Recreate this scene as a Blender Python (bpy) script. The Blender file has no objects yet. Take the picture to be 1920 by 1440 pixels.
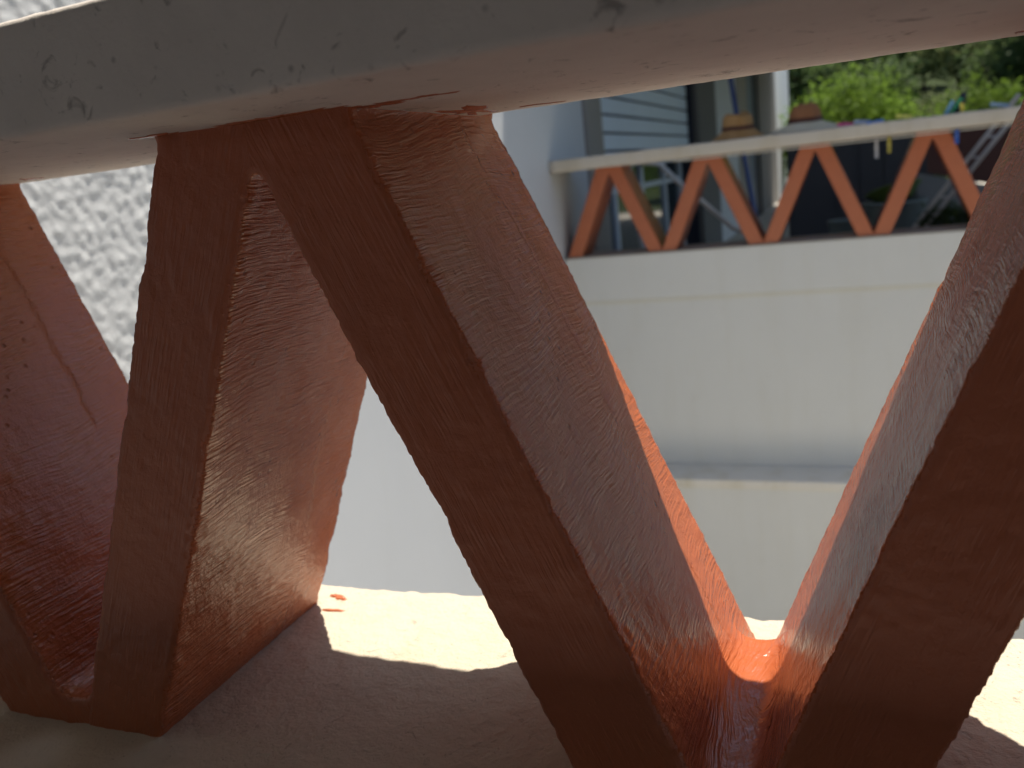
import bpy, bmesh, math, random
from mathutils import Vector, Matrix, noise
random.seed(7)
sc = bpy.context.scene
COL = sc.collection
U = 0.4          # one layout unit in metres (distance from the lens to the front of the lattice)

# ------------------------------------------------------------------ camera
cam_d = bpy.data.cameras.new('camera'); cam = bpy.data.objects.new('camera', cam_d); COL.objects.link(cam)
right = Vector((0.92866809, 0.35499007, -0.10750645))
down = Vector((-0.0169465, -0.24893266, -0.96837252))
fwd = Vector((-0.3705245, 0.90111852, -0.22515998))
M = Matrix((right, -down, -fwd)).transposed().to_4x4()
cam.matrix_world = M
cam_d.sensor_width = 36.0; cam_d.lens = 1639.83 / 1920 * 36
cam_d.clip_start = 0.02; cam_d.clip_end = 600
cam_d.dof.use_dof = True; cam_d.dof.focus_distance = 0.50; cam_d.dof.aperture_fstop = 9.0
sc.camera = cam

# ------------------------------------------------------------------ light
SX, SY = 0.134, 0.33                      # towards the sun, per unit of height
elev = math.atan2(1, math.hypot(SX, SY)); azim = math.atan2(SX, SY)   # azimuth clockwise from +Y
w = bpy.data.worlds.new('World'); sc.world = w; w.use_nodes = True
nt = w.node_tree; bg = nt.nodes['Background']
sky = nt.nodes.new('ShaderNodeTexSky'); sky.sky_type = 'NISHITA'; sky.sun_disc = False
sky.sun_elevation = elev; sky.sun_rotation = azim
nt.links.new(sky.outputs[0], bg.inputs[0]); bg.inputs[1].default_value = 0.095
sd = bpy.data.lights.new('sun', 'SUN'); sun = bpy.data.objects.new('sun', sd); COL.objects.link(sun)
sd.energy = 5.0; sd.angle = math.radians(0.53); sd.color = (1.0, 0.93, 0.82)
sun.rotation_euler = Vector((SX, SY, 1)).to_track_quat('Z', 'Y').to_euler()
sun.location = (2, 4, 8)
sc.view_settings.view_transform = 'Standard'; sc.view_settings.look = 'None'
sc.view_settings.gamma = 1; sc.view_settings.exposure = 0.62; sc.view_settings.use_curve_mapping = False
sc.cycles.max_bounces = 6; sc.cycles.diffuse_bounces = 4; sc.cycles.caustics_reflective = False; sc.cycles.caustics_refractive = False; sc.cycles.glossy_bounces = 2

# ------------------------------------------------------------------ helpers
def nz(x, y, z, s, o=0.0):
    return noise.noise(Vector((x * s + o, y * s + 1.7 * o, z * s - o)))

def tag(o, label, cat, group=None, kind=None):
    if label: o['label'] = label
    if cat: o['category'] = cat
    if group: o['group'] = group
    if kind: o['kind'] = kind
    return o

def empty(name, loc):
    o = bpy.data.objects.new(name, None); COL.objects.link(o)
    o.location = Vector(loc) * U; o.empty_display_size = 0.1
    return o

def mk(name, verts, faces, mat, parent=None, origin=None, smooth=False):
    """verts in layout units, world placed; origin = object origin in layout units"""
    if origin is None:
        origin = (parent.location / U) if parent else Vector((sum(v[0] for v in verts) / len(verts), sum(v[1] for v in verts) / len(verts), min(v[2] for v in verts)))
    org = Vector(origin)
    me = bpy.data.meshes.new(name)
    me.from_pydata([tuple((Vector(v) - org) * U) for v in verts], [], faces)
    me.update()
    if smooth:
        me.polygons.foreach_set('use_smooth', [True] * len(me.polygons))
    if mat: me.materials.append(mat)
    o = bpy.data.objects.new(name, me); COL.objects.link(o)
    if parent:
        o.parent = parent; o.location = org * U - parent.location
        # grand-parents: parents here are never rotated, so offsets simply add up
        p = parent.parent
        while p: o.location -= p.location; p = p.parent
    else:
        o.location = org * U
    return o

def wloc(o):
    l = Vector(o.location); p = o.parent
    while p: l += p.location; p = p.parent
    return l / U

def sub(name, verts, faces, mat, parent, smooth=False):
    """child mesh whose origin is the world place of its parent"""
    org = wloc(parent)
    me = bpy.data.meshes.new(name)
    me.from_pydata([tuple((Vector(v) - org) * U) for v in verts], [], faces); me.update()
    if smooth: me.polygons.foreach_set('use_smooth', [True] * len(me.polygons))
    me.materials.append(mat)
    o = bpy.data.objects.new(name, me); COL.objects.link(o); o.parent = parent
    return o

def box(x0, x1, y0, y1, z0, z1, b=0.0):
    if b <= 0:
        v = [(x, y, z) for x in (x0, x1) for y in (y0, y1) for z in (z0, z1)]
        f = [(0, 1, 3, 2), (4, 6, 7, 5), (0, 4, 5, 1), (2, 3, 7, 6), (0, 2, 6, 4), (1, 5, 7, 3)]
        return v, f
    bm = bmesh.new()
    vs = [bm.verts.new((x, y, z)) for x in (x0, x1) for y in (y0, y1) for z in (z0, z1)]
    for f in [(0, 1, 3, 2), (4, 6, 7, 5), (0, 4, 5, 1), (2, 3, 7, 6), (0, 2, 6, 4), (1, 5, 7, 3)]:
        bm.faces.new([vs[i] for i in f])
    bmesh.ops.bevel(bm, geom=bm.edges[:], offset=b, segments=2, affect='EDGES', profile=0.6)
    return bm_out(bm)

def bm_out(bm):
    bm.verts.index_update()
    v = [tuple(x.co) for x in bm.verts]; f = [tuple(l.index for l in p.verts) for p in bm.faces]
    bm.free(); return v, f

def join(*parts):
    V, F = [], []
    for v, f in parts:
        n = len(V); V += list(v); F += [tuple(i + n for i in q) for q in f]
    return V, F

def tube(path, r, n=10, cap=True, rr=None):
    V, F = [], []
    P = [Vector(p) for p in path]
    for i, p in enumerate(P):
        t = (P[min(i + 1, len(P) - 1)] - P[max(i - 1, 0)]).normalized()
        a = t.cross(Vector((0, 0, 1)));
        if a.length < 0.05: a = t.cross(Vector((1, 0, 0)))
        a.normalize(); b = t.cross(a)
        q = rr[i] if rr else r
        for k in range(n):
            an = 2 * math.pi * k / n
            V.append(tuple(p + a * math.cos(an) * q + b * math.sin(an) * q))
    for i in range(len(P) - 1):
        for k in range(n):
            F.append((i * n + k, i * n + (k + 1) % n, (i + 1) * n + (k + 1) % n, (i + 1) * n + k))
    if cap:
        F.append(tuple(range(n - 1, -1, -1))); F.append(tuple((len(P) - 1) * n + k for k in range(n)))
    return V, F

def lathe(prof, cx, cy, n=28, wob=0.0, sx=1, sy=1):
    V, F = [], []
    for i, (r, z) in enumerate(prof):
        for k in range(n):
            a = 2 * math.pi * k / n
            d = 1 + wob * nz(math.cos(a), math.sin(a), z, 1.6)
            V.append((cx + r * d * sx * math.cos(a), cy + r * d * sy * math.sin(a), z + wob * 0.25 * r * nz(math.cos(a), math.sin(a), 3, 1.3)))
    for i in range(len(prof) - 1):
        for k in range(n):
            F.append((i * n + k, i * n + (k + 1) % n, (i + 1) * n + (k + 1) % n, (i + 1) * n + k))
    return V, F

# ------------------------------------------------------------------ materials
class NT:
    def __init__(s, name, rough=0.8, spec=0.3):
        s.m = bpy.data.materials.new(name); s.m.use_nodes = True; s.t = s.m.node_tree
        s.b = s.t.nodes['Principled BSDF']; s.b.inputs['Roughness'].default_value = rough
        s.b.inputs['Specular IOR Level'].default_value = spec
        s.tc = s.t.nodes.new('ShaderNodeTexCoord')
    def n(s, kind, **k):
        x = s.t.nodes.new(kind)
        for a, v in k.items(): setattr(x, a, v)
        return x
    def put(s, sock, v):
        if hasattr(v, 'default_value') or isinstance(v, bpy.types.NodeSocket): s.t.links.new(v, sock)
        else: sock.default_value = v
    def mth(s, op, a, b=None, c=None, clamp=False):
        x = s.n('ShaderNodeMath', operation=op); x.use_clamp = clamp
        for i, v in enumerate((a, b, c)):
            if v is not None: s.put(x.inputs[i], v)
        return x.outputs[0]
    def vmul(s, vec, scale):
        x = s.n('ShaderNodeVectorMath', operation='MULTIPLY'); s.put(x.inputs[0], vec); x.inputs[1].default_value = scale
        return x.outputs[0]
    def noise(s, vec, scale=5, detail=4, rough=0.55, dist=0.0, col=False):
        x = s.n('ShaderNodeTexNoise'); s.put(x.inputs['Vector'], vec)
        x.inputs['Scale'].default_value = scale; x.inputs['Detail'].default_value = detail
        x.inputs['Roughness'].default_value = rough; x.inputs['Distortion'].default_value = dist
        return x.outputs['Color' if col else 'Fac']
    def vor(s, vec, scale, feat='F1', out='Distance', rand=1.0):
        x = s.n('ShaderNodeTexVoronoi', feature=feat); s.put(x.inputs['Vector'], vec)
        x.inputs['Scale'].default_value = scale; x.inputs['Randomness'].default_value = rand
        return x.outputs[out]
    def ramp(s, fac, a, b, ca=(0, 0, 0, 1), cb=(1, 1, 1, 1)):
        x = s.n('ShaderNodeValToRGB'); s.put(x.inputs[0], fac)
        x.color_ramp.elements[0].position = a; x.color_ramp.elements[1].position = b
        x.color_ramp.elements[0].color = ca; x.color_ramp.elements[1].color = cb
        return x.outputs[0]
    def mix(s, fac, a, b):
        x = s.n('ShaderNodeMix', data_type='RGBA'); s.put(x.inputs[0], fac)
        s.put(x.inputs[6], a); s.put(x.inputs[7], b); return x.outputs[2]
    def bump(s, h, strength=0.5, dist=0.002, prev=None):
        x = s.n('ShaderNodeBump'); x.inputs['Strength'].default_value = strength; x.inputs['Distance'].default_value = dist
        s.put(x.inputs['Height'], h)
        if prev: s.put(x.inputs['Normal'], prev)
        return x.outputs[0]
    def comb(s, a, b, c):
        x = s.n('ShaderNodeCombineXYZ'); s.put(x.inputs[0], a); s.put(x.inputs[1], b); s.put(x.inputs[2], c); return x.outputs[0]
    def col(s, c): s.put(s.b.inputs['Base Color'], c)
    def nrm(s, c): s.put(s.b.inputs['Normal'], c)

def c4(r, g, b): return (r, g, b, 1)

def plain(name, c, rough=0.7, spec=0.3, var=0.12, scale=9, bump=0.2, metal=0.0):
    t = NT(name, rough, spec); v = t.tc.outputs['Object']
    n = t.noise(v, scale, 5)
    t.col(t.mix(n, c4(*[x * (1 - var) for x in c]), c4(*[min(1, x * (1 + var)) for x in c])))
    t.nrm(t.bump(t.noise(v, scale * 12, 4), bump, 0.002)); t.b.inputs['Metallic'].default_value = metal
    return t.m

def mat_orange():
    t = NT('terracotta_paint', 0.35, 0.7)
    obj = t.tc.outputs['Object']
    sp = t.n('ShaderNodeSeparateXYZ'); t.put(sp.inputs[0], obj)
    x = t.mth('MULTIPLY', sp.outputs[0], 1 / U); y = t.mth('MULTIPLY', sp.outputs[1], 1 / U); z = t.mth('MULTIPLY', sp.outputs[2], 1 / U)
    ax = t.mth('ABSOLUTE', x)
    along = t.mth('SUBTRACT', t.mth('MULTIPLY', ax, 0.387), t.mth('MULTIPLY', z, 0.922))
    across = t.mth('ADD', t.mth('MULTIPLY', ax, 0.922), t.mth('MULTIPLY', z, 0.387))
    geo = t.n('ShaderNodeNewGeometry'); sn = t.n('ShaderNodeSeparateXYZ'); t.put(sn.inputs[0], geo.outputs['True Normal'])
    front = t.ramp(t.mth('ABSOLUTE', sn.outputs[1]), 0.5, 0.85)
    big = t.noise(obj, 8, 1)
    wav = t.mth('SUBTRACT', big, 0.5)
    sgn = t.mth('SIGN', x)
    # flanks: brush drawn across the depth, fanning out from patch to patch
    fan = t.mth('MULTIPLY', y, t.mth('ADD', 0.06, t.mth('MULTIPLY', wav, 0.24)))
    sa = t.mth('ADD', along, t.mth('ADD', fan, t.mth('ADD', t.mth('MULTIPLY', wav, 0.02), t.mth('MULTIPLY', t.noise(obj, 70, 2), 0.006))))
    fa = t.mth('MULTIPLY', across, 1.0)
    mu = t.n('ShaderNodeMix', data_type='FLOAT'); t.put(mu.inputs[0], front); t.put(mu.inputs[2], sa); t.put(mu.inputs[3], fa)
    mv = t.n('ShaderNodeMix', data_type='FLOAT'); t.put(mv.inputs[0], front); t.put(mv.inputs[2], y); t.put(mv.inputs[3], along)
    st = t.noise(t.comb(t.mth('MULTIPLY', mu.outputs[0], 190), t.mth('MULTIPLY', mv.outputs[0], 10), t.mth('MULTIPLY', sgn, 7)), 1.0, 2, 0.6)
    patch = t.ramp(t.noise(obj, 19, 3), 0.36, 0.6)
    amp = t.mth('MULTIPLY', t.mth('ADD', 0.35, t.mth('MULTIPLY', patch, 0.65)), t.mth('SUBTRACT', 1.0, t.mth('MULTIPLY', front, 0.55)))
    grain = t.noise(obj, 380, 3, 0.7)
    lump = t.noise(obj, 95, 2, 0.5)
    rough_p = t.mth('SUBTRACT', 1.0, patch)
    pit = t.ramp(t.vor(obj, 85), 0.07, 0.2)
    pitm = t.ramp(t.noise(obj, 17, 2), 0.54, 0.66)
    pitd = t.mth('MULTIPLY', t.mth('SUBTRACT', 1.0, pit), t.mth('MULTIPLY', pitm, t.mth('SUBTRACT', 1.0, t.mth('MULTIPLY', front, 0.85))))
    # mould seam running down the flank near its far side, a little wavy and broken
    ln = t.mth('ABSOLUTE', t.mth('SUBTRACT', t.mth('ADD', y, t.mth('ADD', t.mth('MULTIPLY', wav, 0.06), t.mth('MULTIPLY', t.noise(obj, 120, 4, 0.7), 0.03))), 0.375))
    groove = t.mth('SUBTRACT', 1.0, t.ramp(ln, 0.0, 0.006))
    groove = t.mth('MULTIPLY', t.mth('MULTIPLY', groove, t.ramp(t.noise(obj, 13, 2), 0.42, 0.55)), t.mth('SUBTRACT', 1.0, front))
    h = t.mth('MULTIPLY', t.mth('MULTIPLY', st, amp), 0.0024)
    h = t.mth('ADD', h, t.mth('MULTIPLY', grain, t.mth('ADD', 0.00022, t.mth('MULTIPLY', rough_p, 0.0004))))
    h = t.mth('ADD', h, t.mth('MULTIPLY', t.mth('MULTIPLY', lump, t.mth('SUBTRACT', 1.0, t.mth('MULTIPLY', front, 0.8))), 0.0009))
    h = t.mth('SUBTRACT', h, t.mth('MULTIPLY', pitd, 0.0009))
    h = t.mth('SUBTRACT', h, t.mth('MULTIPLY', groove, 0.0008))
    t.nrm(t.bump(h, 1.0, 1.0))
    base = t.mix(t.noise(obj, 22, 3), c4(0.40, 0.105, 0.037), c4(0.48, 0.136, 0.052))
    base = t.mix(t.mth('MULTIPLY', pitd, 0.55), base, c4(0.12, 0.03, 0.015))
    t.col(base)
    t.put(t.b.inputs['Roughness'], t.mth('ADD', t.mth('MULTIPLY', patch, -0.07), t.mth('ADD', 0.25, t.mth('MULTIPLY', front, 0.2))))
    return t.m

def mat_rail():
    t = NT('rail_plaster', 0.75, 0.25); o = t.tc.outputs['Object']
    n = t.noise(o, 30, 6, 0.6)
    base = t.mix(n, c4(0.62, 0.565, 0.51), c4(0.77, 0.71, 0.645))
    blot = t.ramp(t.noise(o, 48, 4, 0.7, 1.2), 0.60, 0.70)
    base = t.mix(t.mth('MULTIPLY', blot, 0.6), base, c4(0.14, 0.12, 0.11))
    dots = t.ramp(t.vor(o, 60), 0.04, 0.13, c4(1, 1, 1), c4(0, 0, 0)); dm = t.ramp(t.noise(o, 20, 2), 0.5, 0.6)
    base = t.mix(t.mth('MULTIPLY', t.mth('MULTIPLY', dots, dm), 0.65), base, c4(0.12, 0.10, 0.09))
    t.col(base)
    t.nrm(t.bump(t.noise(o, 380, 5, 0.7), 0.35, 0.0012, t.bump(t.noise(o, 70, 4), 0.35, 0.002, t.bump(t.mth('SUBTRACT', 1.0, blot), 0.5, 0.001))))
    return t.m

def mat_ledge():
    t = NT('ledge_plaster', 0.85, 0.2); o = t.tc.outputs['Object']
    base = t.mix(t.noise(o, 26, 6, 0.6), c4(0.50, 0.435, 0.335), c4(0.61, 0.54, 0.42))
    crack = t.ramp(t.noise(o, 75, 5, 0.7, 1.5), 0.62, 0.72)
    base = t.mix(t.mth('MULTIPLY', crack, 0.45), base, c4(0.30, 0.27, 0.22))
    dots = t.ramp(t.vor(o, 140), 0.05, 0.13, c4(1, 1, 1), c4(0, 0, 0)); dm = t.ramp(t.noise(o, 30, 2), 0.5, 0.58)
    base = t.mix(t.mth('MULTIPLY', t.mth('MULTIPLY', dots, dm), 0.6), base, c4(0.16, 0.13, 0.10))
    rust = t.ramp(t.noise(o, 14, 5, 0.6, 0.6), 0.66, 0.78)
    base = t.mix(t.mth('MULTIPLY', rust, 0.35), base, c4(0.62, 0.30, 0.15))
    t.col(base)
    t.nrm(t.bump(t.mth('SUBTRACT', t.mth('ADD', t.mth('MULTIPLY', t.noise(o, 320, 4, 0.7), 0.0010), t.mth('MULTIPLY', t.noise(o, 110, 3, 0.6), 0.0022)), t.mth('MULTIPLY', crack, 0.0006)), 1.0, 1.0))
    return t.m

def mat_wall(name, c, stain=0.0, bump=0.35, rough=0.85):
    t = NT(name, rough, 0.2); o = t.tc.outputs['Object']
    base = t.mix(t.noise(o, 3.5, 5), c4(*[x * 0.93 for x in c]), c4(*c))
    if stain:
        st = t.ramp(t.noise(t.vmul(o, (5, 5, 0.8)), 1.6, 5, 0.6), 0.5, 0.8)
        base = t.mix(t.mth('MULTIPLY', st, stain), base, c4(c[0] * 0.72, c[1] * 0.66, c[2] * 0.5))
        st2 = t.ramp(t.noise(o, 9, 5, 0.65), 0.62, 0.8); base = t.mix(t.mth('MULTIPLY', st2, stain * 0.8), base, c4(c[0] * 0.66, c[1] * 0.58, c[2] * 0.42))
    t.col(base); t.nrm(t.bump(t.noise(o, 120, 5, 0.65), bump, 0.003)); return t.m

def mat_leaf(name, c, var=0.5):
    t = NT(name, 0.65, 0.15); o = t.tc.outputs['Object']
    ob = t.n('ShaderNodeObjectInfo')
    n = t.noise(o, 0.9, 5, 0.7); n2 = t.noise(o, 6, 2)
    f = t.mth('ADD', t.mth('MULTIPLY', n, 0.6), t.mth('MULTIPLY', n2, 0.4))
    f = t.mth('ADD', f, t.mth('MULTIPLY', t.mth('SUBTRACT', ob.outputs['Random'], 0.5), 0.25))
    t.col(t.ramp(f, 0.32, 0.68, c4(*[x * (1 - var) for x in c]), c4(*[x * (1 + var) for x in c])))
    tl = t.n('ShaderNodeBsdfTranslucent'); ms = t.n('ShaderNodeMixShader'); ms.inputs[0].default_value = 0.45
    src = t.b.inputs['Base Color'].links[0].from_socket
    t.put(tl.inputs[0], src); out = t.t.nodes['Material Output']
    t.t.links.new(t.b.outputs[0], ms.inputs[1]); t.t.links.new(tl.outputs[0], ms.inputs[2]); t.t.links.new(ms.outputs[0], out.inputs[0])
    return t.m

MO = mat_orange(); MR = mat_rail(); ML = mat_ledge()
M_STUCCO = mat_wall('stucco_white', (0.66, 0.67, 0.67), 0.0, 0.3)
M_SMOOTH = mat_wall('render_white', (0.60, 0.62, 0.645), 0.06, 0.2)
M_FAR = mat_wall('parapet_white', (0.71, 0.715, 0.69), 0.18, 0.25)
M_FARRAIL = mat_wall('far_rail_concrete', (0.60, 0.55, 0.47), 0.7, 0.5)
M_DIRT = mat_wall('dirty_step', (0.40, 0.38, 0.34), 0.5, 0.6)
M_STEP = mat_wall('step_plaster', (0.76, 0.73, 0.66), 0.7, 0.5)
M_PAVE = mat_wall('courtyard_concrete', (0.52, 0.485, 0.43), 0.3, 0.5)
M_FLOOR = mat_wall('terrace_floor_tile', (0.31, 0.29, 0.295), 0.3, 0.2)
M_HOUSE = mat_wall('house_inner_render', (0.44, 0.42, 0.43), 0.15, 0.3)
M_BEIGE = mat_wall('beige_trim', (0.34, 0.32, 0.29), 0.2, 0.2)
M_SHADETRIM = mat_wall('shade_grey_trim', (0.17, 0.165, 0.16), 0.2, 0.2)  # dark grey stands in for the heavy shade on these strips
M_SLAT = plain('shutter_slat_paint', (0.70, 0.80, 0.95), 0.45, 0.4, 0.05, 4, 0.05)
M_FRAME = plain('white_door_frame', (0.62, 0.68, 0.76), 0.4, 0.5, 0.05, 6, 0.05)
M_NAVY = plain('navy_shutter', (0.10, 0.13, 0.20), 0.5, 0.4)
M_DARK = plain('dark_gap', (0.025, 0.027, 0.04), 0.6)
M_PART = plain('charcoal_panel', (0.062, 0.062, 0.07), 0.6, 0.3, 0.15, 3, 0.1)
M_BROWN = plain('brown_panel', (0.09, 0.033, 0.022), 0.6, 0.3, 0.2, 5, 0.3)
M_ALU = plain('aluminium', (0.58, 0.58, 0.57), 0.45, 0.5, 0.08, 10, 0.1, 0.15)
M_BLUE = plain('blue_pole_plastic', (0.055, 0.10, 0.34), 0.4, 0.5)
M_GREYTUBE = plain('grey_tube', (0.62, 0.62, 0.60), 0.5, 0.4)
M_STRAW = mat_wall('straw_tan', (0.42, 0.24, 0.10), 1.0, 1.0)
M_STRAW2 = mat_wall('straw_brown', (0.34, 0.15, 0.07), 0.5, 1.0)
M_STRAWB = mat_wall('straw_brim', (0.62, 0.56, 0.42), 0.4, 1.0)
M_GREENP = plain('green_basin_plastic', (0.10, 0.16, 0.035), 0.4, 0.5)
M_TUB = plain('grey_blue_tub_plastic', (0.17, 0.21, 0.21), 0.5, 0.4)
M_TERRA = plain('pot_grey', (0.22, 0.22, 0.21), 0.7)
def glass():
    t = NT('door_glass', 0.06, 0.6); t.col(c4(0.035, 0.05, 0.06)); return t.m
M_GLASS = glass()
M_BARK = plain('bark', (0.10, 0.075, 0.05), 0.9, 0.1, 0.3, 8, 0.8)
M_LB = mat_leaf('leaf_bright', (0.16, 0.255, 0.035)); M_LD = mat_leaf('leaf_dark', (0.085, 0.125, 0.045)); M_LG = mat_leaf('leaf_olive', (0.15, 0.18, 0.075))
M_GRASS = plain('hill_soil', (0.035, 0.05, 0.018), 0.95, 0.1, 0.4, 0.4, 0.5)

# ------------------------------------------------------------------ sweep of a rounded profile along X (rail, ledge)
def resample(poly, step):
    out = []; n = len(poly)
    for i in range(n):
        a = Vector(poly[i]); b = Vector(poly[(i + 1) % n]); k = max(1, int((b - a).length / step))
        for j in range(k): out.append(a.lerp(b, j / k))
    return out

def rounded(pts, rads, seg=5):
    out = []; n = len(pts)
    for i in range(n):
        p = Vector(pts[i]); a = (Vector(pts[i - 1]) - p).normalized(); b = (Vector(pts[(i + 1) % n]) - p).normalized(); r = rads[i]
        if r <= 0: out.append(tuple(p)); continue
        for k in range(seg + 1):
            s = k / seg
            q0 = p + a * r; q1 = p + b * r
            out.append(tuple(q0 * (1 - s) ** 2 + p * 2 * s * (1 - s) + q1 * s * s))
    return out

def sweep(prof, xs, disp, skew=None):
    n = len(prof); P = [Vector(p) for p in prof]; V, F = [], []
    nor = []
    for i in range(n):
        t = P[(i + 1) % n] - P[i - 1]; nor.append(Vector((t.y, -t.x)).normalized())
    area = sum(P[i].x * P[(i + 1) % n].y - P[(i + 1) % n].x * P[i].y for i in range(n))
    if area < 0: nor = [-q for q in nor]
    for x in xs:
        for i in range(n):
            y, z = P[i]
            d = disp(x, y, z)
            yy = y + nor[i].x * d; zz = z + nor[i].y * d
            if skew: yy += skew(x, y)
            V.append((x, yy, zz))
    m = len(xs)
    for i in range(m - 1):
        for k in range(n):
            q = (i * n + k, i * n + (k + 1) % n, (i + 1) * n + (k + 1) % n, (i + 1) * n + k)
            F.append(q if area < 0 else q[::-1])
    F.append(tuple(range(n)) if area > 0 else tuple(range(n - 1, -1, -1)))
    e = [(m - 1) * n + k for k in range(n)]
    F.append(tuple(e[::-1]) if area > 0 else tuple(e))
    return V, F

def xrange_fine(x0, a, b, x1, fine, coarse):
    xs = []; x = x0
    while x < x1 - 1e-6:
        xs.append(x); x += fine if a <= x <= b else coarse
    xs.append(x1); return xs

# ================================================================== NEAR BALUSTRADE
near = empty('balustrade', (-0.17, 1.25, -2.1))
tag(near, 'close-up terracotta zigzag concrete balustrade under thick pale rail, seen from behind', 'balustrade')

rail_prof = resample(rounded([(0.784, 0.113), (1.42, 0.112), (1.64, 0.132), (1.64, 0.242), (0.784, 0.242)], [0.012, 0.05, 0.03, 0.02, 0.012]), 0.014)
def rail_d(x, y, z):
    d = 0.0014 * nz(x, y, z, 3, 3.1) + 0.0008 * nz(x, y, z, 22, 9)
    if -2.4 < x < 1.4: d += 0.0009 * nz(x, y, z, 70, 2)
    return d
def rail_skew(x, y):
    xx = max(-2.6, min(1.6, x)); return -0.055 * (xx + 0.55)
V, F = sweep(rail_prof, xrange_fine(-3.28, -2.4, 1.3, 7.0, 0.016, 0.12), rail_d, rail_skew)
rail = sub('handrail', V, F, MR, near, True)
rail['label'] = 'thick pale plastered handrail with chipped specks and paint splashes'

led_prof = resample(rounded([(0.76, -1.15), (1.592, -1.15), (1.592, -0.872), (0.76, -0.872)], [0, 0, 0.022, 0.03]), 0.016)
def led_d(x, y, z):
    d = 0.002 * nz(x, y, z, 7, 5.2)
    if -2.2 < x < 1.3: d += 0.0034 * nz(x, y, z, 34, 1) + 0.0016 * nz(x, y, z, 90, 4)
    if y > 1.55: d += 0.008 * nz(x, 0, 0, 11, 8) + 0.003 * nz(x, y, 0, 48, 8)
    return d
V, F = sweep(led_prof, xrange_fine(-3.28, -2.2, 1.2, 7.0, 0.014, 0.12), led_d)
ledge = sub('coping', V, F, ML, near, True); ledge['label'] = 'cream plaster ledge with a sunlit strip and shaded front'
V, F = box(-3.28, 7.0, 0.86, 1.50, -7.0, -1.14); sub('parapet', V, F, M_FAR, near)

PITCH = 1.16; ZB = -0.86
def baluster_profile(foot=True):
    t = 0.150; s = 0.42; zt = 0.118
    def ox(z): return t + s * (zt - z)
    pts = [(-t - 0.012, zt + 0.02), (t + 0.012, zt + 0.02), (t + 0.006, zt - 0.015), (ox(0.06), 0.06)]
    if foot:
        pts += [(ox(-0.790), -0.790), (ox(-0.806) + 0.003, -0.808), (0.556, -0.818), (0.566, -0.822), (0.596, -0.822), (0.608, -0.818), (0.619, -0.806), (0.630, -0.785), (0.68, -0.785), (0.68, -0.93)]
    else:
        pts += [(ox(-0.93), -0.93)]
    az = 0.062
    def ix(z): return s * (az - z)
    pts += [(ix(-0.93), -0.93), (ix(0.035), 0.035), (0.006, 0.046), (-0.006, 0.046), (-ix(0.035), 0.035), (-ix(-0.93), -0.93)]
    pts += [(-ox(-0.93), -0.93), (-ox(0.06), 0.06), (-t - 0.006, zt - 0.015)]
    return pts

def baluster_mesh_near(cx, seed):
    bm = bmesh.new()
    ox = lambda z: 0.150 + 0.42 * (0.118 - z)
    foot = [(0.46, -0.775), (ox(-0.775) - 0.012, -0.775), (ox(-0.790), -0.790), (ox(-0.806) + 0.003, -0.808), (0.556, -0.818), (0.566, -0.822), (0.596, -0.822), (0.608, -0.818), (0.619, -0.806), (0.630, -0.785), (0.645, -0.775), (0.69, -0.775), (0.69, -0.93), (0.46, -0.93)]
    for pts, y0, y1 in ((baluster_profile(False), 0.0, 0.5), (foot, 0.004, 0.425)):
        vs = [bm.verts.new((x * U, y0 * U, z * U)) for x, z in pts]
        f = bm.faces.new(vs)
        r = bmesh.ops.extrude_face_region(bm, geom=[f])
        bmesh.ops.translate(bm, vec=(0, (y1 - y0) * U, 0), verts=[e for e in r['geom'] if isinstance(e, bmesh.types.BMVert)])
    bmesh.ops.recalc_face_normals(bm, faces=bm.faces[:])
    ed = [e for e in bm.edges if abs(e.verts[0].co.y - e.verts[1].co.y) < 1e-6]
    bmesh.ops.bevel(bm, geom=ed, offset=0.006 * U, segments=2, affect='EDGES', profile=0.5)
    bmesh.ops.triangulate(bm, faces=[q for q in bm.faces if len(q.verts) > 4])
    me = bpy.data.meshes.new('tmp'); bm.to_mesh(me); bm.free()
    ob = bpy.data.objects.new('tmp', me); COL.objects.link(ob)
    md = ob.modifiers.new('r', 'REMESH'); md.mode = 'VOXEL'; md.voxel_size = 0.0062 * U; md.use_smooth_shade = True
    dg = bpy.context.evaluated_depsgraph_get(); dg.update()
    res = bpy.data.meshes.new_from_object(ob.evaluated_get(dg))
    bpy.data.objects.remove(ob); bpy.data.meshes.remove(me)
    res.name = 'baluster'
    nor = [v.normal.copy() for v in res.vertices]
    for v, n in zip(res.vertices, nor):
        p = v.co / U; x, y, z = p.x + cx, p.y, p.z
        d = 0.0030 * nz(x, y, z, 4, seed) + 0.0008 * nz(x, y, z, 26, 4) + 0.0008 * nz(x, y, z, 62, 6)
        if y < 0.03 or y > 0.47:                      # ragged arrises
            k = nz(x, y, z, 16, 2)
            d += 0.0014 * nz(x, y, z, 30, 11) + 0.0016 * nz(x, y, z, 75, 3) - 0.012 * max(0, k - 0.42) * (1.0 if abs(n.y) < 0.95 else 0.2)
        side = 1 - min(1, abs(n.y) * 1.3)
        if side > 0: d += side * (0.0016 * nz(x, y, z, 13, 7))
        v.co += n * d * U
    res.polygons.foreach_set('use_smooth', [True] * len(res.polygons))
    res.materials.clear(); res.materials.append(MO); res.update()
    return res

for k in range(-1, 3):
    cx = -0.75 + PITCH * k
    if k <= 1: me = baluster_mesh_near(cx, 3.0 + k * 1.7)
    o = bpy.data.objects.new('baluster', me); COL.objects.link(o); o.parent = near
    o.location = Vector((cx, 1.0, 0)) * U - near.location

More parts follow.
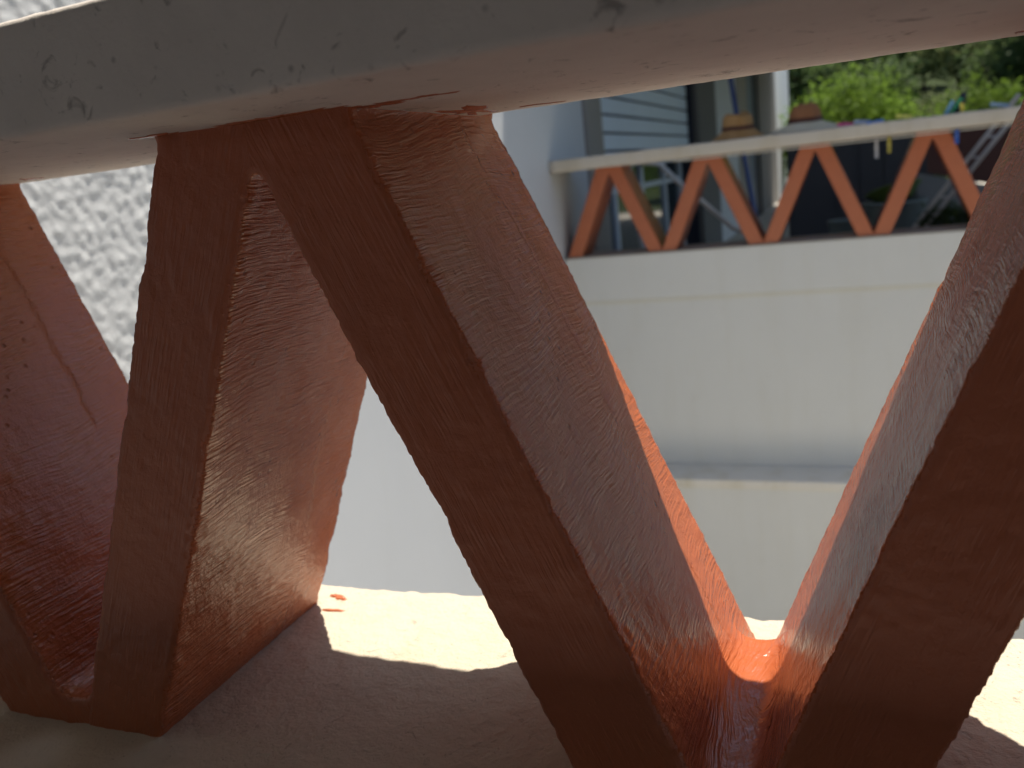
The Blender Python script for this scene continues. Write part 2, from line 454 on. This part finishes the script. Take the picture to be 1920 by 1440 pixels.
# dried paint drips and smears (thin flakes on rail and ledge)
def flake(cx, cy, zf, lx, ly, ang, up, seed, parent, n=22, th=0.0014, rag=0.5):
    V = []; rings = (1.0, 0.85, 0.45)
    for j, q in enumerate(rings):
        for i in range(n):
            a = 2 * math.pi * i / n
            r = ((1 - rag * 0.5) + rag * nz(math.cos(a) * 2, math.sin(a) * 2, seed, 1.3) * 1.4) * q
            px, py = lx * r * math.cos(a), ly * r * math.sin(a)
            X, Y = cx + px * math.cos(ang) - py * math.sin(ang), cy + px * math.sin(ang) + py * math.cos(ang)
            V.append((X, Y, zf(X, Y) + up * (th if j else -th * 0.5)))
    V.append((cx, cy, zf(cx, cy) + up * th))
    F = []
    for j in range(2):
        for i in range(n): F.append((j * n + i, j * n + (i + 1) % n, (j + 1) * n + (i + 1) % n, (j + 1) * n + i))
    F += [(2 * n + i, 2 * n + (i + 1) % n, 3 * n) for i in range(n)]
    if up < 0: F = [f[::-1] for f in F]
    return sub('paint_smear', V, F, MO, parent, True)
def zled(x, y): return -0.872 + led_d(x, y, -0.872)
def zrail(x, y): return 0.1127 - rail_d(x, y, 0.113)
flake(-1.105, 1.525, zled, 0.030, 0.011, -0.15, 1, 1.0, ledge, th=0.003)
flake(-1.085, 1.467, zled, 0.030, 0.006, 0.05, 1, 2.0, ledge, th=0.003)
for (x, y, lx, ly, a, sd_) in [(-0.60, 1.02, 0.075, 0.022, 0.3, 5), (-0.70, 0.985, 0.10, 0.018, 0.0, 6), (-0.55, 1.30, 0.05, 0.10, 0.1, 7), (-0.50, 1.02, 0.055, 0.006, 0.05, 8),
                              (0.20, 1.31, 0.030, 0.022, 0.1, 9), (-1.60, 1.40, 0.03, 0.04, 0.2, 10), (-0.88, 0.985, 0.05, 0.018, 0.2, 11), (-0.46, 1.36, 0.05, 0.006, 0.2, 12)]:
    flake(x, y, zrail, lx, ly, a, -1, sd_, rail, th=0.0016, rag=0.75)

# ================================================================== COURTYARD AND LEFT WALLS
def struct(o, kind='structure'): o['kind'] = kind; return o
V, F = box(-3.6, 14, 1.45, 9.7, -7.6, -7.0); struct(mk('courtyard', V, F, M_PAVE))

def heightwall(x, ys, zs, disp, thick):
    ny, nzz = len(ys), len(zs); V = []; F = []
    for y in ys:
        for z in zs: V.append((x + disp(y, z), y, z))
    for i in range(ny - 1):
        for k in range(nzz - 1):
            a = i * nzz + k; F.append((a, a + nzz, a + nzz + 1, a + 1))
    n = len(V)
    V += [(x - thick, ys[0], zs[0]), (x - thick, ys[-1], zs[0]), (x - thick, ys[-1], zs[-1]), (x - thick, ys[0], zs[-1])]
    c00, c10, c11, c01 = 0, (ny - 1) * nzz, ny * nzz - 1, nzz - 1
    F += [(n, n + 3, n + 2, n + 1)]
    F += [tuple([n] + [n + 1] + [i * nzz for i in range(ny - 1, -1, -1)]), tuple([n + 2, n + 3] + [i * nzz + nzz - 1 for i in range(ny)])]
    F += [tuple([n + 3, n] + list(range(0, nzz))), tuple([n + 1, n + 2] + [c11 - k for k in range(nzz)])]
    return V, F
def blob(y, z):
    a = nz(y, z, 0.3, 17, 2); b = nz(y + 0.02 * a, z + 0.02 * a, 0.9, 27, 5); c = nz(y, z, 1.9, 6, 6)
    return 0.0045 * a + 0.0075 * max(-0.15, b) + 0.004 * c
ys = [1.7 + 0.013 * i for i in range(192)]; zs = [-1.3 + 0.013 * i for i in range(234)]
V, F = heightwall(-3.30, ys, zs, blob, 0.5)
sw = mk('stucco_wall', V, F, M_STUCCO, smooth=True); tag(sw, 'rough white lumpy stucco wall beside the close balustrade', 'wall')
def rest(name, y0, y1, z0, z1, mat): 
    V, F = box(-3.80, -3.304, y0, y1, z0, z1); return sub(name, V, F, mat, sw)
rest('lower_wall', 1.7, 4.19, -7.0, -1.3, M_STUCCO); rest('upper_wall', 1.7, 4.19, zs[-1], 6.0, M_STUCCO); rest('side_wall', -5.0, 1.7, -7.0, 6.0, M_STUCCO)

house = empty('house', (-3.6, 20.0, -7.0))
tag(house, 'white neighbouring house with half-lowered roller shutter above sliding glass door', 'house')
XF = -3.32
def hw(name, y0, y1, z0, z1, mat, x1=XF, x0=-4.3, b=0.0):
    V, F = box(x0, x1, y0, y1, z0, z1, b); return sub(name, V, F, mat, house)
ZF = -2.2
hw('wall', 4.192, 10.44, -7.0, 6.0, M_SMOOTH); hw('wall', 10.44, 11.5, -7.0, 3.99, M_SMOOTH)
hw('pilaster', 11.5, 12.25, ZF - 0.5, 3.6, M_BEIGE, XF + 0.06, b=0.012)
hw('lintel', 12.25, 20.5, 3.2, 3.99, M_SMOOTH); hw('threshold', 12.25, 20.5, -7.0, ZF, M_BEIGE)
hw('pilaster', 20.5, 23.3, ZF - 0.5, 3.6, M_SHADETRIM, XF + 0.06, b=0.012)
hw('wall', 23.3, 28.0, -7.0, 3.99, M_SMOOTH)
hw('pilaster', 28.0, 30.4, ZF - 0.5, 3.6, M_BEIGE, XF + 0.05, b=0.012)
hw('window_shutter', 30.4, 33.6, ZF - 0.5, 3.6, M_NAVY, XF - 0.10)
hw('window_jamb', 33.6, 34.6, ZF - 0.5, 3.6, M_DARK, XF - 0.06)
hw('pilaster', 34.6, 42.0, -7.0, 3.99, M_SHADETRIM, XF + 0.02)
hw('corner_wall', 42.0, 50.5, -7.0, 6.0, M_SMOOTH, XF + 0.03)
for y0, y1 in ((11.5, 12.25), (20.5, 23.3), (28.0, 30.4), (30.4, 33.6), (33.6, 34.6)): hw('wall', y0, y1, 3.603, 3.99, M_SMOOTH)
hw('shade_eave', 7.0, 10.4, 6.0, 6.25, M_SMOOTH, XF + 0.7)  # unseen overhang, added to shade the wall below it
V, F = box(-4.29, 9, 10.45, 41, 4.0, 4.5); sub('upper_floor_slab', V, F, M_SMOOTH, house)
V, F = box(-3.30, 9, 10.46, 41, 4.5, 6.2); sub('sky_block_storey', V, F, M_SMOOTH, house)  # unseen storey, added to keep sky light off the close balusters
V, F = box(-4.29, -3.31, 10.46, 41, 4.51, 6.2); sub('upper_wall', V, F, M_SMOOTH, house)
shut = hw('roller_shutter', 12.27, 20.48, 3.0, 3.19, M_SLAT, XF - 0.12, XF - 0.3)
zz = 0.02
while zz < 2.99:
    V, F = box(XF - 0.24, XF - 0.17, 12.27, 20.42, zz, zz + 0.24, 0.03); o = sub('slat', V, F, M_SLAT, shut)
    zz += 0.27
V, F = box(XF - 0.30, XF - 0.25, 12.27, 20.42, 0.02, 3.0); sub('shutter_backing', V, F, M_DARK, shut)
hw('shutter_guide', 20.42, 20.495, ZF, 3.19, M_DARK, XF - 0.05, XF - 0.5)
door = hw('sliding_door', 12.27, 20.41, ZF + 0.002, ZF + 0.12, M_FRAME, XF - 0.34, XF - 0.5)
for y in (12.27, 14.25, 16.3, 18.4, 20.25):
    V, F = box(XF - 0.50, XF - 0.36, y, y + 0.16, ZF + 0.12, 0.6, 0.02); sub('frame_post', V, F, M_FRAME, door)
for i, (a, b) in enumerate(((12.43, 14.25), (14.41, 16.3), (16.46, 18.4), (18.56, 20.25))):
    V, F = box(XF - 0.44, XF - 0.42, a, b, ZF + 0.12, 0.6); sub('pane', V, F, M_GLASS, door)
    V, F = box(XF - 0.48, XF - 0.39, a + 0.002, b - 0.002, -0.40, -0.30, 0.01); sub('frame_bar', V, F, M_FRAME, door)

# ================================================================== NEIGHBOUR'S TERRACE
YF = 10.15
tw = empty('terrace_wall', (0.5, YF + 0.3, -7.0)); tag(tw, 'long white parapet wall with faint stain line under the far balustrade', 'wall')
def far_d(x, y, z): return 0.004 * nz(x, y, z, 2, 1)
V, F = box(-3.30, 9, YF, YF + 0.7, -1.53, -1.0, 0.012); sub('slab_edge', V, F, M_FAR, tw)
V, F = box(-3.30, 9, YF + 0.02, YF + 0.7, -3.59, -1.53); sub('wall_face', V, F, M_FAR, tw)
M_STAIN = mat_wall('yellow_stain', (0.69, 0.68, 0.61), 0.2, 0.3)
V, F = box(-3.295, 9, YF + 0.016, YF + 0.3, -1.575, -1.533, 0.002); sub('drip_edge', V, F, M_STAIN, tw)
V, F = box(-3.30, 9, 9.64, YF + 0.7, -3.70, -3.592, 0.02); sub('step', V, F, M_STEP, tw)
V, F = box(-3.30, 9, 9.66, YF + 0.7, -7.0, -3.70); sub('wall_base', V, F, M_FAR, tw)
V, F = box(-3.30, 9, YF + 0.7, 44, -2.5, ZF); struct(mk('terrace_floor', V, F, M_PAVE))
V, F = box(-3.30, 9, YF + 0.7, YF + 0.9, -7.0, -2.5); sub('wall_core', V, F, M_FAR, tw)

far = empty('balustrade', (-0.4, YF + 0.3, -1.0))
tag(far, 'distant terracotta zigzag balustrade with weathered grey rail on white parapet', 'balustrade')
prof = resample(rounded([(9.9, 0.032), (10.72, 0.032), (10.72, 0.172), (9.9, 0.172)], [0.02] * 4, 3), 0.08)
V, F = sweep(prof, [-3.31 + 0.08 * i for i in range(150)], lambda x, y, z: 0.006 * nz(x, y, z, 3, 1) + 0.005 * nz(x, y, z, 9, 2))
fr = sub('handrail', V, F, M_FARRAIL, far, True)
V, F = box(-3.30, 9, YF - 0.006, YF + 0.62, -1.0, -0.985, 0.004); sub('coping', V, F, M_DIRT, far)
def far_baluster():
    bm = bmesh.new(); sc_ = 1.0
    pts = baluster_profile(False)
    zs_ = (0.04 + 0.99) / (0.138 + 0.93)
    vs = [bm.verts.new((x * 0.99 * 1.0 * U, 0, (-0.99 + (z + 0.93) * zs_) * U)) for x, z in pts]
    f = bm.faces.new(vs); r = bmesh.ops.extrude_face_region(bm, geom=[f])
    bmesh.ops.translate(bm, vec=(0, 0.5 * U, 0), verts=[e for e in r['geom'] if isinstance(e, bmesh.types.BMVert)])
    bmesh.ops.recalc_face_normals(bm, faces=bm.faces[:])
    bmesh.ops.bevel(bm, geom=[e for e in bm.edges if abs(e.verts[0].co.y - e.verts[1].co.y) < 1e-6], offset=0.012 * U, segments=2, affect='EDGES', profile=0.5)
    me = bpy.data.meshes.new('baluster'); bm.to_mesh(me); bm.free(); me.materials.append(MO); return me
fm = far_baluster()
for k in range(8):
    o = bpy.data.objects.new('baluster', fm); COL.objects.link(o); o.parent = far
    o.location = Vector((-2.69 + 1.138 * k, YF + 0.03, 0)) * U - far.location

# hats on the rail
def hat(cx, cy, z, label, crown_mat, brim_mat, h, rb, rc, seed, dent):
    e = empty('straw_hat', (cx, cy, z)); tag(e, label, 'hat', 'straw hats on the far rail')
    k = 0.10
    prof = [(rb, z + 0.012), (rb * 0.8, z + 0.012 + k * 0.35), (rc * 1.15, z + k * 0.85), (rc * 1.0, z + k), (rc * 1.0, z + k - 0.02), (rb * 0.8, z + k * 0.25), (rb, z + 0.002)]
    V, F = lathe(prof, cx, cy, 30, 0.12, 1.0, 0.75); sub('brim', V, F, brim_mat, e, True)
    prof = [(rc * 1.04, z + 0.09), (rc, z + h * 0.55), (rc * 0.93, z + h * 0.85), (rc * 0.75, z + h), (rc * 0.4, z + h * (1 - dent)), (0.004, z + h * (1 - dent * 1.3))]
    if dent < 0.1: prof = [(rc * 1.04, z + 0.09), (rc * 0.99, z + h * 0.5), (rc * 0.9, z + h * 0.7), (rc * 0.7, z + h * 0.88), (rc * 0.4, z + h * 0.97), (0.004, z + h)]
    V, F = lathe(prof, cx, cy, 30, 0.16, 1.0, 0.75)
    V = [(x, y, zq + ((0.55 if dent > 0.1 else 0.12) * h * nz(x, y, seed, 5) if zq > z + h * 0.6 else 0)) for x, y, zq in V]
    sub('crown', V, F, crown_mat, e, True)
    prof = [(rc * 1.06, z + 0.098), (rc * 1.05, z + 0.14)]
    V, F = lathe(prof, cx, cy, 30, 0.14, 1.0, 0.75); sub('band', V, F, M_BROWN, e, True)
hat(-1.20, 10.22, 0.172, 'crumpled tan straw hat with dented crown on the far rail', M_STRAW, M_STRAW, 0.25, 0.29, 0.165, 3.0, 0.45)
hat(-0.50, 10.28, 0.172, 'round brown straw hat with pale wide brim on the far rail', M_STRAW2, M_STRAWB, 0.30, 0.38, 0.17, 8.0, 0.02)

# clothes pegs: clipped over the rail's edge or resting on it
def peg(x, y, z, ang, col, label, L=0.16):
    m = plain('peg_' + label.split()[0], col, 0.4, 0.5, 0.05)
    e = empty('clothes_peg', (x, y, z)); tag(e, label, 'clothes peg', 'pegs on the far rail')
    for s in (-1, 1):
        q = []
        for (a, bq) in ((0, 0.006), (0.35, 0.013), (0.6, 0.012), (1, 0.028)):
            q.append(((a - 0.0) * L, s * bq))
        V, F = [], []
        for (a, bq) in q:
            for dx in (-0.016, 0.016):
                for dd in (0, s * 0.012):
                    # local: along a, thickness y, width x ; rotated in the x-z plane
                    px, pz = dx, a
                    V.append((x + px * math.cos(ang) - pz * math.sin(ang), y + bq + dd, z + px * math.sin(ang) + pz * math.cos(ang)))
        for i in range(3):
            b = i * 4; F += [(b, b + 4, b + 6, b + 2), (b + 1, b + 3, b + 7, b + 5), (b, b + 1, b + 5, b + 4), (b + 2, b + 6, b + 7, b + 3)]
        F += [(0, 2, 3, 1), (12, 13, 15, 14)]
        sub('jaw', V, F, m, e)
    V, F = tube([(x - 0.02 * math.cos(ang) - 0.5 * L * math.sin(ang), y, z - 0.02 * math.sin(ang) + 0.5 * L * math.cos(ang)), (x + 0.02 * math.cos(ang) - 0.5 * L * math.sin(ang), y, z + 0.02 * math.sin(ang) + 0.5 * L * math.cos(ang))], 0.011, 8); sub('spring', V, F, M_ALU, e)
peg(0.14, 9.96, 0.186, 1.45, (0.25, 0.32, 0.5), 'pale-blue clothes peg lying on the far rail')
peg(0.26, 9.94, 0.186, 1.7, (0.05, 0.17, 0.55), 'blue clothes peg lying on the far rail beside the pale-blue one')
peg(-0.02, 9.96, 0.186, 1.5, (0.42, 0.03, 0.20), 'magenta clothes peg lying on the far rail')
peg(0.53, 9.96, 0.186, 1.4, (0.5, 0.5, 0.12), 'lime clothes peg lying flat on the far rail')
peg(0.97, 9.97, 0.172, 0.1, (0.55, 0.47, 0.05), 'yellow clothes peg standing on the far rail', 0.09)
peg(0.82, 9.98, 0.172, -0.5, (0.10, 0.30, 0.50), 'light-blue clothes peg tilted on the far rail', 0.14)
peg(0.87, 10.03, 0.172, -0.6, (0.02, 0.35, 0.16), 'green clothes peg tilted on the far rail', 0.17)
peg(1.37, 9.97, 0.186, 1.35, (0.22, 0.33, 0.5), 'steel-blue clothes peg lying on the far rail near the ladder')
# pegs hanging under the rail on a line
V, F = tube([(-1.9, 10.08, 0.012), (0.2, 10.06, 0.006), (2.4, 10.08, 0.012)], 0.008, 6)
ln = mk('washing_line', V, F, M_GREYTUBE); tag(ln, 'thin grey washing line strung beneath the far rail', 'washing line')
peg(0.19, 10.06, 0.02, math.pi, (0.40, 0.40, 0.42), 'white clothes peg hanging under the far rail', 0.20)
peg(0.31, 10.06, 0.02, math.pi, (0.42, 0.36, 0.06), 'mustard clothes peg hanging under the far rail', 0.16)
peg(0.93, 10.06, 0.02, math.pi, (0.03, 0.12, 0.50), 'deep blue clothes peg hanging under the far rail by a baluster', 0.14)
# black shoe-like brush on the rail
V, F = lathe([(0.02, 0.176), (0.06, 0.19), (0.055, 0.26), (0.035, 0.32), (0.03, 0.36), (0.004, 0.37)], 0.0, 0.0, 14, 0.3)
V = [(0.93 + x + (z - 0.17) * 0.35, 10.1 + y, z) for x, y, z in V]
tag(mk('scrubbing_brush', V, F, M_DARK, smooth=True), 'black scrubbing brush standing on the far rail between pegs', 'brush')

# ladder leaning behind the far balustrade
lad = empty('ladder', (0.4, 11.9, ZF)); tag(lad, 'aluminium ladder leaning behind the far balustrade', 'ladder')
def rail_pt(s, off): return Vector((0.40 + 1.28 * s - 0.73 * (1 - s) * 0 + off, 11.6 - 0.05 * s, -1.45 + 1.75 * s))
a0, a1 = Vector((-0.22, 11.95, ZF)), Vector((1.66, 11.35, 0.32))
for off in (0.0, 0.13):
    p, q = a0 + Vector((off, 0, 0)), a1 + Vector((off, 0, 0))
    V, F = tube([p, p.lerp(q, 0.5), q], 0.026, 8); sub('stile', V, F, M_ALU, lad)
for i in range(1, 12):
    p = a0.lerp(a1, i / 12)
    V, F = tube([p, p + Vector((0.13, 0, 0))], 0.014, 6); sub('rung', V, F, M_ALU, lad)

# partition, brown board, low wall behind
par = empty('fence', (0, 16.05, ZF)); tag(par, 'charcoal panel fence standing behind the far balustrade', 'fence')
xs_ = [-1.08, -0.34, 0.03, 0.40, 1.12]
for i in range(4):
    V, F = box(xs_[i] + 0.006, xs_[i + 1] - 0.006, 16, 16.08, ZF + 0.05, 0.12, 0.01); sub('panel', V, F, M_PART, par)
for x in xs_:
    V, F = box(x - 0.03, x + 0.03, 16.06, 16.16, ZF, 0.10, 0.008); sub('post', V, F, M_PART, par)
bm_v = [(0.92, 14.0, -0.52), (2.3, 14.0, -0.93), (2.3, 14.2, 0.05), (0.92, 14.2, 0.03)]
V = bm_v + [(x, y + 0.06, z) for x, y, z in bm_v]
F = [(0, 1, 2, 3), (7, 6, 5, 4), (0, 4, 5, 1), (1, 5, 6, 2), (2, 6, 7, 3), (3, 7, 4, 0)]
tag(mk('board', V, F, M_BROWN), 'dark brown slanted board resting on the low grey wall', 'board')
lw = empty('low_wall', (1.6, 14.1, ZF)); tag(lw, 'low grey sloping-topped wall beneath the brown board', 'wall')
V = [(0.8, 13.95, ZF), (2.6, 13.95, ZF), (2.6, 14.5, ZF), (0.8, 14.5, ZF), (0.8, 13.95, -0.53), (2.6, 13.95, -1.04), (2.6, 14.5, -1.04), (0.8, 14.5, -0.53)]
sub('wall_block', V, [(0, 1, 5, 4), (1, 2, 6, 5), (2, 3, 7, 6), (3, 0, 4, 7), (4, 5, 6, 7), (3, 2, 1, 0)], M_TERRA, lw)

# tub with a green basin tilted on it
V, F = lathe([(0.26, ZF), (0.34, ZF + 0.9), (0.38, -0.80), (0.40, -0.78), (0.37, -0.76), (0.34, -0.80), (0.24, ZF + 0.1)], 0.44, 12.3, 26, 0.03)
tub = mk('laundry_tub', V, F, M_TUB, smooth=True); tag(tub, 'grey-blue laundry tub standing behind the far balusters', 'tub')
V, F = lathe([(0.20, -0.05), (0.32, 0.10), (0.34, 0.11), (0.35, 0.10), (0.31, 0.09), (0.19, -0.03), (0.01, -0.03)], 0, 0, 26, 0.03)
R = Matrix.Rotation(math.radians(-14), 3, 'X') @ Matrix.Rotation(math.radians(-12), 3, 'Y')
V = [tuple(R @ Vector(v) + Vector((0.44, 12.28, -0.72))) for v in V]
tag(mk('basin', V, F, M_GREENP, smooth=True), 'green plastic basin tilted on top of the laundry tub', 'basin')
V, F = lathe([(0.16, ZF), (0.22, ZF + 0.9), (0.25, -1.0), (0.27, -0.98), (0.22, -0.98), (0.20, -1.02)], -0.12, 12.6, 22, 0.02)
tag(mk('bucket', V, F, M_TUB, smooth=True), 'small grey bucket beside the laundry tub', 'bucket')

# poles behind the balustrade
V, F = tube([(-2.50, 20, 1.9), (-2.36, 20, 0.74), (-2.02, 19.9, -1.7), (-1.95, 19.88, ZF)], 0.05, 10)
tag(mk('blue_pole', V, F, M_BLUE, smooth=True), 'blue pole leaning near the house wall', 'pole')
pol = empty('folding_frame', (-1.6, 11.6, ZF)); tag(pol, 'bent grey tube frame lying diagonally behind the far balusters', 'frame')
V, F = tube([(-2.75, 11.5, 0.08), (-2.35, 11.5, 0.0), (-2.11, 11.5, -0.27), (-1.88, 11.5, -0.48), (-1.47, 11.5, -0.89), (-1.02, 11.5, -1.05), (-0.7, 11.5, ZF)], 0.032, 10); sub('tube', V, F, M_GREYTUBE, pol, True)
V, F = tube([(-2.75, 11.5, 0.08), (-2.75, 11.9, -1.2), (-2.75, 12.0, ZF)], 0.032, 8); sub('leg', V, F, M_GREYTUBE, pol, True)

# ------------------------------------------------------------------ foliage
def leaf_cloud(lobes, n, size, seed, flat=0.0):
    rnd = random.Random(seed); V, F = [], []
    vol = [a[3] * a[4] * a[5] for a in lobes]; tot = sum(vol)
    for lb, v in zip(lobes, vol):
        cx, cy, cz, rx, ry, rz = lb
        clumps = []
        for _ in range(max(6, int(26 * v / tot * len(lobes)))):
            d = Vector((rnd.gauss(0, 1), rnd.gauss(0, 1), rnd.gauss(0, 1))).normalized(); r = rnd.uniform(0.55, 1.0)
            clumps.append((cx + d.x * rx * r, cy + d.y * ry * r, cz + d.z * rz * r))
        for _ in range(int(n * v / tot)):
            c = rnd.choice(clumps); s = 0.30
            p = Vector((c[0] + rnd.gauss(0, s) * rx, c[1] + rnd.gauss(0, s) * ry, c[2] + rnd.gauss(0, s) * rz))
            u = Vector((rnd.gauss(0, 1), rnd.gauss(0, 1), rnd.gauss(0, 0.6))).normalized(); w_ = u.cross(Vector((rnd.gauss(0, 1), rnd.gauss(0, 1), rnd.gauss(0, 1)))).normalized()
            L = size * rnd.uniform(0.6, 1.4); W = L * 0.42
            b = len(V); V += [tuple(p - u * L), tuple(p + w_ * W), tuple(p + u * L), tuple(p - w_ * W)]; F.append((b, b + 1, b + 2, b + 3))
    return V, F

def trunk(x, y, z0, z1, r, seed):
    rnd = random.Random(seed); h = z1 - z0
    parts = [tube([(x, y, z0 - 0.2), (x + 0.03 * h, y, z0 + 0.4 * h), (x - 0.02 * h, y + 0.02 * h, z1)], r, 8, True, [r, r * 0.7, r * 0.3])]
    for i in range(5):
        a = rnd.uniform(0, 6.28); q = z0 + h * rnd.uniform(0.3, 0.7)
        parts.append(tube([(x, y, q), (x + math.cos(a) * 0.2 * h, y + math.sin(a) * 0.2 * h, q + 0.2 * h), (x + math.cos(a) * 0.32 * h, y + math.sin(a) * 0.32 * h, q + 0.42 * h)], r * 0.4, 6, True, [r * 0.45, r * 0.3, r * 0.12]))
    return join(*parts)

def shrub(name, label, cat, group, x, y, z0, lobes, n, size, mat, seed, tr=0.12):
    e = empty(name, (x, y, z0)); tag(e, label, cat, group)
    V, F = leaf_cloud([(x + a, y + b, z0 + c, d, f, g) for a, b, c, d, f, g in lobes], n, size, seed); sub('crown', V, F, mat, e)
    top = max(l[2] for l in lobes); V, F = trunk(x, y, z0, z0 + top, tr, seed); sub('trunk', V, F, M_BARK, e, True)
    return e
shrub('bush', 'bright green rounded bush behind the brown straw hat', 'bush', 'bushes beyond the terrace', -0.2, 45, -2.0,
      [(-1.2, 0, 2.9, 1.7, 1.6, 1.3), (0.6, 0.3, 3.4, 1.6, 1.5, 1.4), (2.1, 0, 2.4, 1.2, 1.4, 1.0), (-2.3, 0.2, 1.9, 1.1, 1.2, 1.1), (0.4, -0.3, 1.6, 2.4, 1.3, 1.0)], 9000, 0.13, M_LB, 21)
shrub('bush', 'lime green bush beyond the ladder and pegs', 'bush', 'bushes beyond the terrace', 5.3, 45, -2.0,
      [(-0.6, 0, 2.9, 1.1, 1.2, 1.1), (0.7, 0.2, 2.6, 1.3, 1.2, 1.1), (2.3, 0, 2.1, 1.4, 1.2, 0.9), (0, 0, 1.4, 1.8, 1.2, 1.0)], 6000, 0.13, M_LB, 33)
shrub('bush', 'pale olive bush between the two bright bushes', 'bush', 'bushes beyond the terrace', 2.9, 52, -2.0,
      [(0, 0, 2.3, 1.4, 1.2, 1.0), (0.9, 0.2, 2.8, 0.9, 1, 0.9)], 3500, 0.13, M_LG, 41)

# small dark potted plants behind the balusters
for i, (x, h) in enumerate(((0.80, 0.26), (1.02, 0.34), (1.24, 0.3))):
    e = empty('potted_plant', (x, 11.7, ZF)); tag(e, ['dark leafy potted plant at the foot of the ladder', 'taller dark potted plant between two shorter ones', 'dark potted plant under the brown board'][i], 'plant', 'potted plants behind the far balusters')
    V, F = lathe([(0.07, ZF), (0.1, ZF + 0.75), (0.115, -1.35), (0.12, -1.3), (0.1, -1.3), (0.09, -1.36)], x, 11.7, 18); sub('pot', V, F, M_TERRA, e, True)
    V, F = leaf_cloud([(x, 11.7, -1.15 + h * 0.4, 0.12, 0.12, h * 0.6)], 420, 0.035, 50 + i); sub('foliage', V, F, M_LD, e)

# hillside
def hill_z(x, y): return -2.3 + max(0, y - 50) * 0.16 + max(0, y - 110) * 0.06 + 1.2 * nz(x, y, 0, 0.03, 3) * min(1, max(0, (y - 55) / 30))
V, F = [], []; nx, ny = 50, 46
for j in range(ny):
    y = 43.5 + j * 7
    for i in range(nx): x = -120 + i * 6.0; V.append((x, y, hill_z(x, y)))
for j in range(ny - 1):
    for i in range(nx - 1):
        a = j * nx + i; F.append((a, a + 1, a + nx + 1, a + nx))
struct(mk('hillside', V, F, M_GRASS, smooth=True))
V, F = [], []; gx = [-220 + i * 20 for i in range(40)]
V = [(-700, -700, -7.7), (900, -700, -7.7), (900, 900, -7.7), (-700, 900, -7.7)]; struct(mk('ground', V, [(0, 1, 2, 3)], M_GRASS))

tree_protos = []
for t in range(4):
    rnd = random.Random(100 + t); lobes = []
    for _ in range(6): lobes.append((rnd.uniform(-2.2, 2.2), rnd.uniform(-2, 2), rnd.uniform(2.8, 6.2), rnd.uniform(1.5, 2.4), rnd.uniform(1.5, 2.4), rnd.uniform(1.3, 2.0)))
    V, F = leaf_cloud(lobes, 3600, 0.26, 200 + t)
    me = bpy.data.meshes.new('crown'); me.from_pydata([tuple(Vector(v) * U) for v in V], [], F)
    me.materials.append((M_LD, M_LG, M_LD, M_LG)[t])
    V, F = trunk(0, 0, 0, 5, 0.28, t); mt = bpy.data.meshes.new('trunk'); mt.from_pydata([tuple(Vector(v) * U) for v in V], [], F); mt.materials.append(M_BARK)
    tree_protos.append((me, mt))
rnd = random.Random(5); ti = 0
for row, y in enumerate((62, 72, 83, 96, 112, 130)):
    x = -0.11 * y - 2
    while x < 0.20 * y + 3:
        xx, yy = x + rnd.uniform(-1, 1), y + rnd.uniform(-3, 3); t = rnd.choice((0, 0, 1, 2, 2, 3)); s = rnd.uniform(0.75, 1.25)
        e = empty('tree', (xx, yy, hill_z(xx, yy))); ti += 1
        kind = 'dark green' if t in (0, 2) else 'olive green'
        tag(e, kind + ' bushy tree on the hillside beyond the bushes', 'tree', kind + ' hillside trees')
        e.scale = (s, s, s); e.rotation_euler = (0, 0, rnd.uniform(0, 6.28))
        for nm, me in zip(('crown', 'trunk'), tree_protos[t]):
            o = bpy.data.objects.new(nm, me); COL.objects.link(o); o.parent = e
        x += rnd.uniform(4.2, 6.5)

# ================================================================== THE COVERED TERRACE BEHIND THE CAMERA
porch = empty('porch', (2, -2.0, -7.0)); tag(porch, 'shaded covered porch with rendered house wall behind the close balustrade', 'porch')
V, F = box(-3.29, 14, -5.0, 0.86, -2.5, -2.1); sub('floor', V, F, M_FLOOR, porch)
V, F = box(-3.29, 14, -5.4, -5.0, -7.0, 6.0); sub('wall', V, F, M_HOUSE, porch)
V, F = box(-3.29, 14, -5.0, 1.25, 3.4, 3.8); sub('roof', V, F, M_HOUSE, porch)
